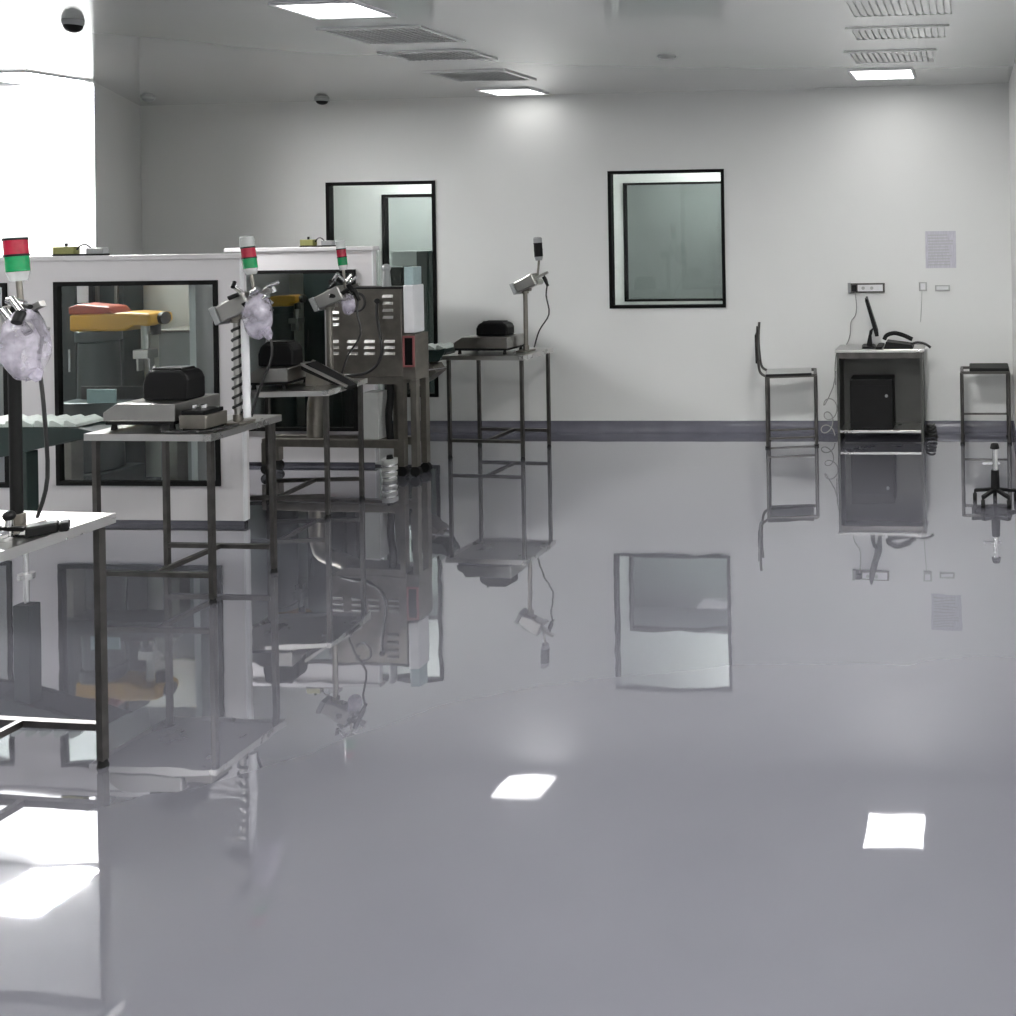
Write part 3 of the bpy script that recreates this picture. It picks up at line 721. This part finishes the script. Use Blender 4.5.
t.part('control_column', MB().box(G(404,300).x, xe, -.01, .11, G(410,333).z, G(410,285).z), M['whiteplastic'], bevel=.008, label='white rounded upright box')
t.part('column_top', MB().box(G(404.5,300).x, xe-.005, 0, .09, G(410,285).z, G(410,267).z), M['cyan'], bevel=.003)
t.part('column_body', MB().box(x1+.003, xe, .0, dep, G(410,380).z, G(410,334).z), M['steeld'], bevel=.003)
pk = t.part('label_frame', frame_mb((x1+.008, xe-.004, G(408,367).z, G(408,336).z), .012, -.008, 0.0), M['pink'], label='dull red rectangular frame')
t.subpart(pk, 'screen', MB().box(x1+.02, xe-.016, -.004, 0, G(408,365).z, G(408,338).z), M['black'])
t.part('skirt', MB().prism([(x0+.02, zb), (x1, zb), (x1, zb-.05), (x0+.10, zb-.05)], .0, dep), M['steeld'])
# frame
zbm = G(360, 444).z
t.part('frame_beam', MB().box(xl-.30, xe-.09, .0, .04, zbm-.028, zbm+.028), M['steeld'], bevel=.003)
t.part('frame_beam', MB().box(xl-.30, xe-.09, dep-.04, dep, zbm-.028, zbm+.028), M['steeld'], bevel=.003)
for (lx, ly) in ((G(401,430).x, .02), (xe-.02, .02), (xe-.02, dep-.02), (xl-.28, .02), (xl-.28, dep-.02), (G(387,430).x, dep-.03)):
    lg = t.part('leg', MB().bar((lx, ly, .07), (lx, ly, zb-.02 if lx > xl else zbm), .042), M['steeld'])
    t.subpart(lg, 'caster', MB().cyl((lx-.0, ly-.015, .035), (lx, ly+.015, .035), .035), M['rubber'])
zl = G(300, 400).z
t.part('exhaust_pipe', MB().tube([(G(350,385).x, .10, zb-.0), (G(330,392).x, .10, zb-.06), (G(312,396).x, .10, zb-.10), (G(306,404).x, .10, zb-.18), (G(305,420).x, .10, zb-.28), (G(305,440).x, .10, zbm+.02)], .052, 14, 5), M['steeld'])
t.part('motor_box', MB().box(G(361,400).x, G(377,400).x, .01, .12, G(368,440).z, G(368,393).z), M['lightgrey'], bevel=.004)
t.part('power_conduit', MB().tube([(G(385,380).x, .05, zb-.03), (G(386,395).x, .05, zb-.14), (G(384,415).x, .05, zb-.28), (G(386,438).x, .05, zbm)], .024, 10), M['rubber'])
cb = [G(377, 303, -.01), G(377, 315, -.03), G(380, 335, -.04), G(382, 352, -.04), G(376, 366, -.04), G(363, 374, -.04), G(345, 375, -.03), G(338, 376, -.02)]
t.part('hose', MB().tube([cb[0]+Vector((0,.012,.0))]+cb[0:], .010, 8), M['cable'], label='thick black hose looping down the front')
t.part('hose_socket', MB().cyl(G(377, 301, .0), G(377, 301, -.03), .018), M['black'])
ring = [G(357+8*math.cos(k), 302+9*math.sin(k), -.025) for k in [x_*math.pi/5 for x_ in range(-4, 5)]]
t.part('coiled_cable', MB().tube([ring[0]+Vector((0, .025, 0))]+ring, .009, 8), M['cable'])
# infeed chute between third table and the cabinet
a = S_third.p(306, 364, 0); b = S_third.p(352, 388, 0); h3 = S_third.h
t = Thing('infeed_chute', 'short dark sloping chute between scale and louvered cabinet', 'chute', S_third, (a.x, 0, h3))
t.part('slide', MB().prism([(a.x, a.z), (a.x+.03, a.z+.01), (b.x, b.z+.015), (b.x-.0, b.z-.005), (a.x, a.z-.03)], -.05, .06), M['rubber'], bevel=.002)
t.part('side_rail', MB().bar((a.x, -.055, a.z+.01), (b.x, -.055, b.z+.02), .014), M['steel'])
t.part('side_rail', MB().bar((a.x, .065, a.z+.01), (b.x, .065, b.z+.02), .014), M['steel'])
t.part('support', MB().prism([(a.x+.01, h3), (a.x+.17, h3), (a.x+.13, h3+.045), (a.x+.02, a.z-.02)], -.03, .04), M['steeld'])

# white ribbed canister on the floor
p = atz(390, 480)
t = Thing('ribbed_canister', 'pale ribbed canister on the floor by the machine leg', 'canister', ROOM, (p.x, p.y, 0))
t.part('body', MB().cyl((p.x, p.y, 0), (p.x, p.y, .145), .044, .05), M['lightgrey'])
for k in range(3): t.part('rib', MB().cyl((p.x, p.y, .02+k*.04), (p.x, p.y, .032+k*.04), .054), M['chrome'])
t.part('cap', MB().cyl((p.x, p.y, .145), (p.x, p.y, .17), .022, .018), M['rubber'])

# green column seen through the tall window, in the room beyond
ca = aty(417, 300, YC+.5); cb_ = aty(429, 300, YC+.5); zz = aty(423, 251, YC+.5).z
t = Thing('tall_cabinet', 'tall dark green cabinet seen through the tall window', 'cabinet', ROOM, ((ca.x+cb_.x)/2, YC+.6, 0))
t.part('body', MB().box(ca.x, cb_.x, YC+.5, YC+.8, 0, zz), M['green'], bevel=.005)
t.part('door', MB().box(ca.x+.01, cb_.x-.01, YC+.488, YC+.5, .05, zz-.03), M['dkgreen'], bevel=.003)
ca = aty(390, 300, YC+.5); cb_ = aty(403, 300, YC+.5); zz = aty(396, 267, YC+.5).z
t = Thing('tall_cabinet', 'short black cabinet left of the green one, through the tall window', 'cabinet', ROOM, ((ca.x+cb_.x)/2, YC+.6, 0))
t.part('body', MB().box(ca.x, cb_.x, YC+.5, YC+.8, 0, zz), M['black'], bevel=.005)
t.part('door', MB().box(ca.x+.01, cb_.x-.01, YC+.488, YC+.5, .05, zz-.03), M['black'], bevel=.003)
ca = aty(392, 300, YC+1.2); cb_ = aty(416, 300, YC+1.2); zz = aty(405, 251, YC+1.2).z
t = Thing('partition_screen', 'grey partition behind the green cabinet in the far room', 'partition', ROOM, ((ca.x+cb_.x)/2, YC+1.2, 0))
t.part('panel', MB().box(ca.x, cb_.x+.1, YC+1.2, YC+1.24, .05, zz), M['grey'], bevel=.003)
t.part('foot', MB().box(ca.x, cb_.x+.1, YC+1.1, YC+1.34, 0, .05), M['steeld'])
# grey half-height screen in the corridor, seen at the left of the tall window
ca = aty(342, 300, YC-.12); cb_ = aty(379, 300, YC-.12); zz = aty(360, 252, YC-.12).z
t = Thing('partition_screen', 'pale grey board standing in the corridor behind the tall window', 'partition', ROOM, ((ca.x+cb_.x)/2, YC-.1, 0))
t.part('panel', MB().box(ca.x-.2, cb_.x, YC-.12, YC-.09, .0, zz), M['lightgrey'], bevel=.003)
t.part('rail', MB().box(ca.x-.2, cb_.x, YC-.125, YC-.085, zz, zz+.02), M['white'], bevel=.003)

# ------------------------------------------------------------------ desk and what stands on it
DF = Frame(atz(880, 442.5), 0.0)
G = lambda px, py, y=0.0: DF.p(px, py, y)
xa = G(837, 390).x; xb = G(923, 390).x; hd = G(880, 349.5).z; dd = .29
t = Thing('computer_desk', 'small stainless steel computer desk against the back wall', 'desk', DF, ((xa+xb)/2, dd/2, 0))
t.part('top', MB().box(xa-.012, xb+.012, -.015, dd, hd-.022, hd), M['steeltop'], bevel=.003)
t.part('side_panel', MB().box(xa, xa+.02, 0, dd-.01, .0, hd-.022), M['darkpanel'], bevel=.002)
t.part('side_panel', MB().box(xb-.02, xb, 0, dd-.01, .0, hd-.022), M['darkpanel'], bevel=.002)
t.part('rear_panel', MB().box(xa+.02, xb-.02, .265, .28, .08, hd-.022), M['darkpanel'])
t.part('bottom_shelf', MB().box(xa+.02, xb-.02, 0, .262, G(880,431.5).z-.012, G(880,431.5).z+.008), M['steeltop'], bevel=.002)
t.part('apron', MB().box(xa+.02, xb-.02, .01, .022, hd-.07, hd-.022), M['legsteel'])
zs = G(880, 431.5).z+.008
p0 = G(850, 400, .03).x; p1 = G(893, 400, .03).x; zp = G(870, 379, .03).z
t = Thing('computer_tower', 'black computer tower on the lower shelf of the steel desk', 'computer', DF, ((p0+p1)/2, .13, zs))
t.part('case', MB().box(p0, p1, .035, .24, zs, zp), M['black'], bevel=.005)
t.part('front_bezel', MB().box(p0+.004, p1-.004, .022, .035, zs+.005, zp-.004), M['rubber'], bevel=.004)
t.part('drive_bay', MB().box(p0+.03, p1-.03, .019, .022, zp-.09, zp-.05), M['black'])
t.part('power_button', MB().cyl((p1-.05, .022, zp-.13), (p1-.05, .016, zp-.13), .012, n=12), M['grey'])
# monitor, seen from its side
mx = G(870, 330, .14); bx_ = G(868, 347, .14).x
t = Thing('monitor', 'black monitor seen edge-on standing on the steel desk', 'monitor', DF, (bx_, .14, hd)); t.o.rotation_euler = (0, 0, math.radians(6))
t.part('base', MB().prism([(bx_-.05, hd), (bx_+.065, hd), (bx_+.05, hd+.014), (bx_-.035, hd+.016)], .05, .23), M['black'], bevel=.004)
t.part('neck', MB().prism([(bx_-.012, hd+.014), (bx_+.035, hd+.014), (bx_+.03, hd+.09), (bx_+.045, hd+.15), (bx_+.015, hd+.13)], .11, .17), M['black'], bevel=.003)
q0 = G(866.5, 298, .14); q1 = G(876, 333, .14)
t.part('screen_housing', MB().prism([(q0.x-.008, q0.z), (q0.x+.008, q0.z+.005), (q1.x+.018, q1.z+.012), (q1.x+.02, q1.z-.01), (q1.x-.008, q1.z-.012)], .0, .28), M['black'], bevel=.004)
t.part('screen', MB().prism([(q0.x-.012, q0.z-.01), (q0.x-.007, q0.z-.01), (q1.x-.010, q1.z+.01), (q1.x-.014, q1.z+.01)], .015, .265), M['frame'])
# keyboard + telephone-like scanner
k0 = G(884, 345, .08).x; k1 = G(911, 345, .08).x
t = Thing('desk_telephone', 'black desk telephone with handset right of the monitor', 'telephone', DF, ((k0+k1)/2, .1, hd))
t.part('base', MB().prism([(k0+.0, hd), (k1+.02, hd), (k1+.01, hd+.028), (k0+.02, hd+.055)], .03, .19), M['black'], bevel=.004)
t.part('handset', MB().tube([(k0+.0, .11, hd+.062), (k0+.02, .11, hd+.095), (k0+.08, .11, hd+.112), (k0+.15, .11, hd+.095), (k1+.01, .11, hd+.062)], .017, 10), M['rubber'])
t.part('handset_cord', MB().tube([(k1+.0, .07, hd+.03), (k1+.05, .06, hd+.045), (k1+.11, .05, hd+.035), (k1+.155, .045, hd+.006)], .010, 8), M['cable'])
single('keyboard', 'slim black keyboard lying flat between monitor and telephone', 'keyboard',
  MB().box(k0-.06, k0-.012, .02, .27, hd, hd+.016), M['black'], DF, (k0-.035, .18, hd), .003)

# wall socket trunking with plug, cable
T0 = rect(849, 283, 885, 292.5, YB); z0, z1 = T0[2], T0[3]
t = Thing('socket_strip', 'grey framed white socket strip on wall above the desk', 'socket strip', ROOM, ((T0[0]+T0[1])/2, YB, z0))
t.part('housing', MB().box(T0[0], T0[1], YB-.03, YB, z0, z1), M['legsteel'], bevel=.003)
t.part('face_plate', MB().box(T0[0]+.075, T0[1]-.015, YB-.036, YB-.03, z0+.012, z1-.012), M['whiteplastic'], bevel=.002)
for k in range(2):
    xx = T0[0]+.12+k*.07
    t.part('socket', MB().cyl((xx, YB-.036, (z0+z1)/2), (xx, YB-.039, (z0+z1)/2), .014, n=14), M['lightgrey'])
t.part('end_cap', MB().box(T0[0]-.006, T0[0]+.018, YB-.034, YB, z0-.004, z1+.004), M['grey'])
pz = (z0+z1)/2; px_ = T0[0]+.048
t = Thing('power_plug', 'black plug with grey cable in the socket strip', 'plug', ROOM, (px_, YB-.05, pz))
t.part('plug_body', MB().box(px_-.02, px_+.02, YB-.065, YB-.031, pz-.024, pz+.028), M['black'], bevel=.005)
pts = [aty(855, 292, YB-.05), aty(856.5, 305, YB-.04), aty(855.5, 315, YB-.03), aty(851, 322, YB-.03), aty(850, 335, YB-.03), aty(846, 345, YB-.03), aty(838, 349, YB-.03), aty(835, 365, YB-.025), aty(835.5, 385, YB-.02)]
t.part('cord', MB().tube(pts, .0045, 6), M['greycable'])
# small switch plates right
for i, (pa, pb, ya, yb_, lb) in enumerate(((919, 927, 282, 291, 'small white wall switch below the left side of the paper notice'), (935, 950, 285, 291, 'flat white wall socket below the right side of the paper notice'))):
    r = rect(pa, ya, pb, yb_, YB)
    t = Thing('wall_switch', lb, 'wall switch', ROOM, ((r[0]+r[1])/2, YB, r[2]))
    t.part('plate', MB().box(r[0], r[1], YB-.012, YB, r[2], r[3]), M['lightgrey'], bevel=.002)
    t.part('rocker', MB().box(r[0]+.012, r[1]-.012, YB-.018, YB-.012, r[2]+.012, r[3]-.010), M['whiteplastic'], bevel=.002)
single('wall_cable', 'thin grey cable hanging from the small wall switch', 'cable', MB().tube([aty(922, 291, YB-.008), aty(921.5, 305, YB-.01), aty(920.5, 322, YB-.008)], .003, 6), M['lightgrey'], ROOM, aty(921, 322, YB-.008))
r = rect(925.5, 231, 956, 268, YB)
t = Thing('paper_notice', 'pale lilac printed paper notice on the back wall', 'notice', ROOM, ((r[0]+r[1])/2, YB, r[2]))
t.part('sheet', MB().box(r[0], r[1], YB-.003, YB, r[2], r[3]), M['paper'])
tx = MB()
rnd = random.Random(2)
for k in range(11):
    z = r[3]-.03-k*.024
    if z < r[2]+.02: break
    tx.box(r[0]+.02, r[1]-.02-rnd.random()*.05, YB-.0036, YB-.003, z-.006, z)
t.part('printed_lines', tx, M['lightgrey'])
# cable coil left of the desk, dark bags on floor either side
pts = []
ax_ = DF.p(829, 420, .1)
for k in range(30):
    a_ = k/29*2*math.pi*2.6
    pts.append((ax_.x+.045*math.cos(a_)-.02*math.sin(a_*.37), .1+.02*math.sin(a_), .03+.27*k/29+.05*math.sin(a_)))
pts += [(ax_.x+.03, .14, .40), (ax_.x+.045, .2, .52)]
single('cable_coil', 'loose looping grey cable hanging left of the steel desk', 'cable', MB().tube(pts, .0045, 6, 2), M['greycable'], DF, (ax_.x, .1, 0))
bp = DF.p(931, 440, .12)
single('cable_pile', 'dark tangle of cable on the floor right of the steel desk', 'cable',
  MB().tube([(bp.x+.05*math.cos(k*1.1)*(1-.02*k), .12+.05*math.sin(k*1.1), .012+.0045*k) for k in range(24)], .010, 6, 3), M['cable'], DF, (bp.x, .12, 0))

# ------------------------------------------------------------------ chair and stool
CF = Frame(atz(792, 447), math.radians(10))
G = lambda px, py, y=0.0: CF.p(px, py, y)
xa = G(767, 400).x; xb = G(816, 400).x; hs = G(790, 374.5).z; dd = .28
t = Thing('steel_chair', 'steel tube chair with upright back left of the desk', 'chair', CF, ((xa+xb)/2, dd/2, 0))
for lx in (xa, xb):
    for ly in (0, dd):
        lg = t.part('leg', MB().cyl((lx, ly, .012), (lx, ly, hs-.012), .013, n=12), M['legsteel'])
        t.subpart(lg, 'foot', MB().cyl((lx, ly, 0), (lx, ly, .014), .018, n=12), M['rubber'])
t.part('seat_frame', MB().bar((xa, 0, hs-.012), (xb, 0, hs-.012), .022).bar((xa, dd, hs-.012), (xb, dd, hs-.012), .022).bar((xa, 0, hs-.012), (xa, dd, hs-.012), .022).bar((xb, 0, hs-.012), (xb, dd, hs-.012), .022), M['legsteel'])
t.part('seat', MB().box(xa-.005, xb-.03, -.005, dd+.005, hs-.006, hs+.004), M['lightgrey'], bevel=.002)
t.part('seat_edge', MB().box(xa-.005, xb-.03, -.012, -.004, hs-.012, hs+.008), M['black'])
for ly in (0, dd):
    t.part('floor_rail', MB().bar((xa, ly, .07), (xb, ly, .07), .014), M['legsteel'])
    t.part('back_post', MB().tube([(xa, ly, hs-.01), (xa-.045, ly, hs+.02), (xa-.062, ly, hs+.10), (xa-.070, ly, hs+.24), (xa-.062, ly, hs+.375)], .010, 8), M['legsteel'])
t.part('backrest', MB().prism([(xa-.082, hs+.09), (xa-.058, hs+.09), (xa-.062, hs+.31), (xa-.086, hs+.31)], .0, dd), M['black'], bevel=.006)
SF = Frame(atz(984, 444), 0.0)
G = lambda px, py, y=0.0: SF.p(px, py, y)
xa = G(962, 400).x; xb = min(G(1009, 400).x, XR-.05); hs = G(985, 371).z; dd = .24
t = Thing('steel_stool', 'backless steel stool with black seat at right of desk', 'stool', SF, ((xa+xb)/2, dd/2, 0))
for lx in (xa, xb):
    for ly in (0, dd):
        lg = t.part('leg', MB().cyl((lx, ly, .012), (lx, ly, hs-.012), .013, n=12), M['legsteel'])
        t.subpart(lg, 'foot', MB().cyl((lx, ly, 0), (lx, ly, .014), .018, n=12), M['rubber'])
t.part('seat_frame', MB().bar((xa, 0, hs-.012), (xb, 0, hs-.012), .020).bar((xa, dd, hs-.012), (xb, dd, hs-.012), .020).bar((xa, 0, hs-.012), (xa, dd, hs-.012), .020).bar((xb, 0, hs-.012), (xb, dd, hs-.012), .020), M['legsteel'])
t.part('seat', MB().box(xa+.06, xb+.005, -.005, dd+.005, hs-.004, hs+.022), M['black'], bevel=.006)
t.part('stretcher', MB().bar((xa, 0, .18), (xa, dd, .18), .014), M['legsteel'])
t.part('stretcher', MB().bar((xa, dd, .18), (xb, dd, .18), .014), M['legsteel'])

# wheeled base at the right edge
p = atz(1004, 503); X, Y = min(p.x, XR-.20), p.y
t = Thing('wheeled_base', 'small black and chrome wheeled stand at the right edge', 'stand', ROOM, (X, Y, 0))
t.part('column', MB().cyl((X, Y, .075), (X, Y, .33), .016), M['chrome'])
t.part('sleeve', MB().cyl((X, Y, .09), (X, Y, .20), .028, .024), M['black'])
t.part('knob', MB().cyl((X, Y, .33), (X, Y, .36), .030, .022), M['black'], bevel=.004)
t.part('clamp', MB().bar((X-.075, Y, .24), (X+.03, Y, .24), .014), M['chrome'])
for k in range(5):
    a_ = math.radians(90+72*k); ex, ey = X+.13*math.cos(a_), Y+.13*math.sin(a_)
    lg = t.part('leg', MB().bar((X, Y, .085), (ex, ey, .065), .022, .018), M['black'])
    t.subpart(lg, 'caster', MB().cyl((ex-.012, ey, .025), (ex+.012, ey, .025), .025, n=14).box(ex-.006, ex+.006, ey-.006, ey+.006, .03, .068), M['rubber'])

# ------------------------------------------------------------------ world and view
w = bpy.data.worlds.new('world'); sc.world = w; w.use_nodes = True
w.node_tree.nodes['Background'].inputs[0].default_value = (.5, .5, .5, 1); w.node_tree.nodes['Background'].inputs[1].default_value = .2
sc.view_settings.view_transform = 'Standard'; sc.view_settings.look = 'None'
sc.view_settings.exposure = 0.36; sc.view_settings.gamma = 1.0; sc.view_settings.use_curve_mapping = False
sc.cycles.caustics_reflective = False; sc.cycles.caustics_refractive = False; sc.cycles.adaptive_threshold = 0.005
sc.cycles.max_bounces = 10; sc.cycles.diffuse_bounces = 6; sc.cycles.glossy_bounces = 6; sc.cycles.transparent_max_bounces = 12
sc.cycles.sample_clamp_indirect = 6.0
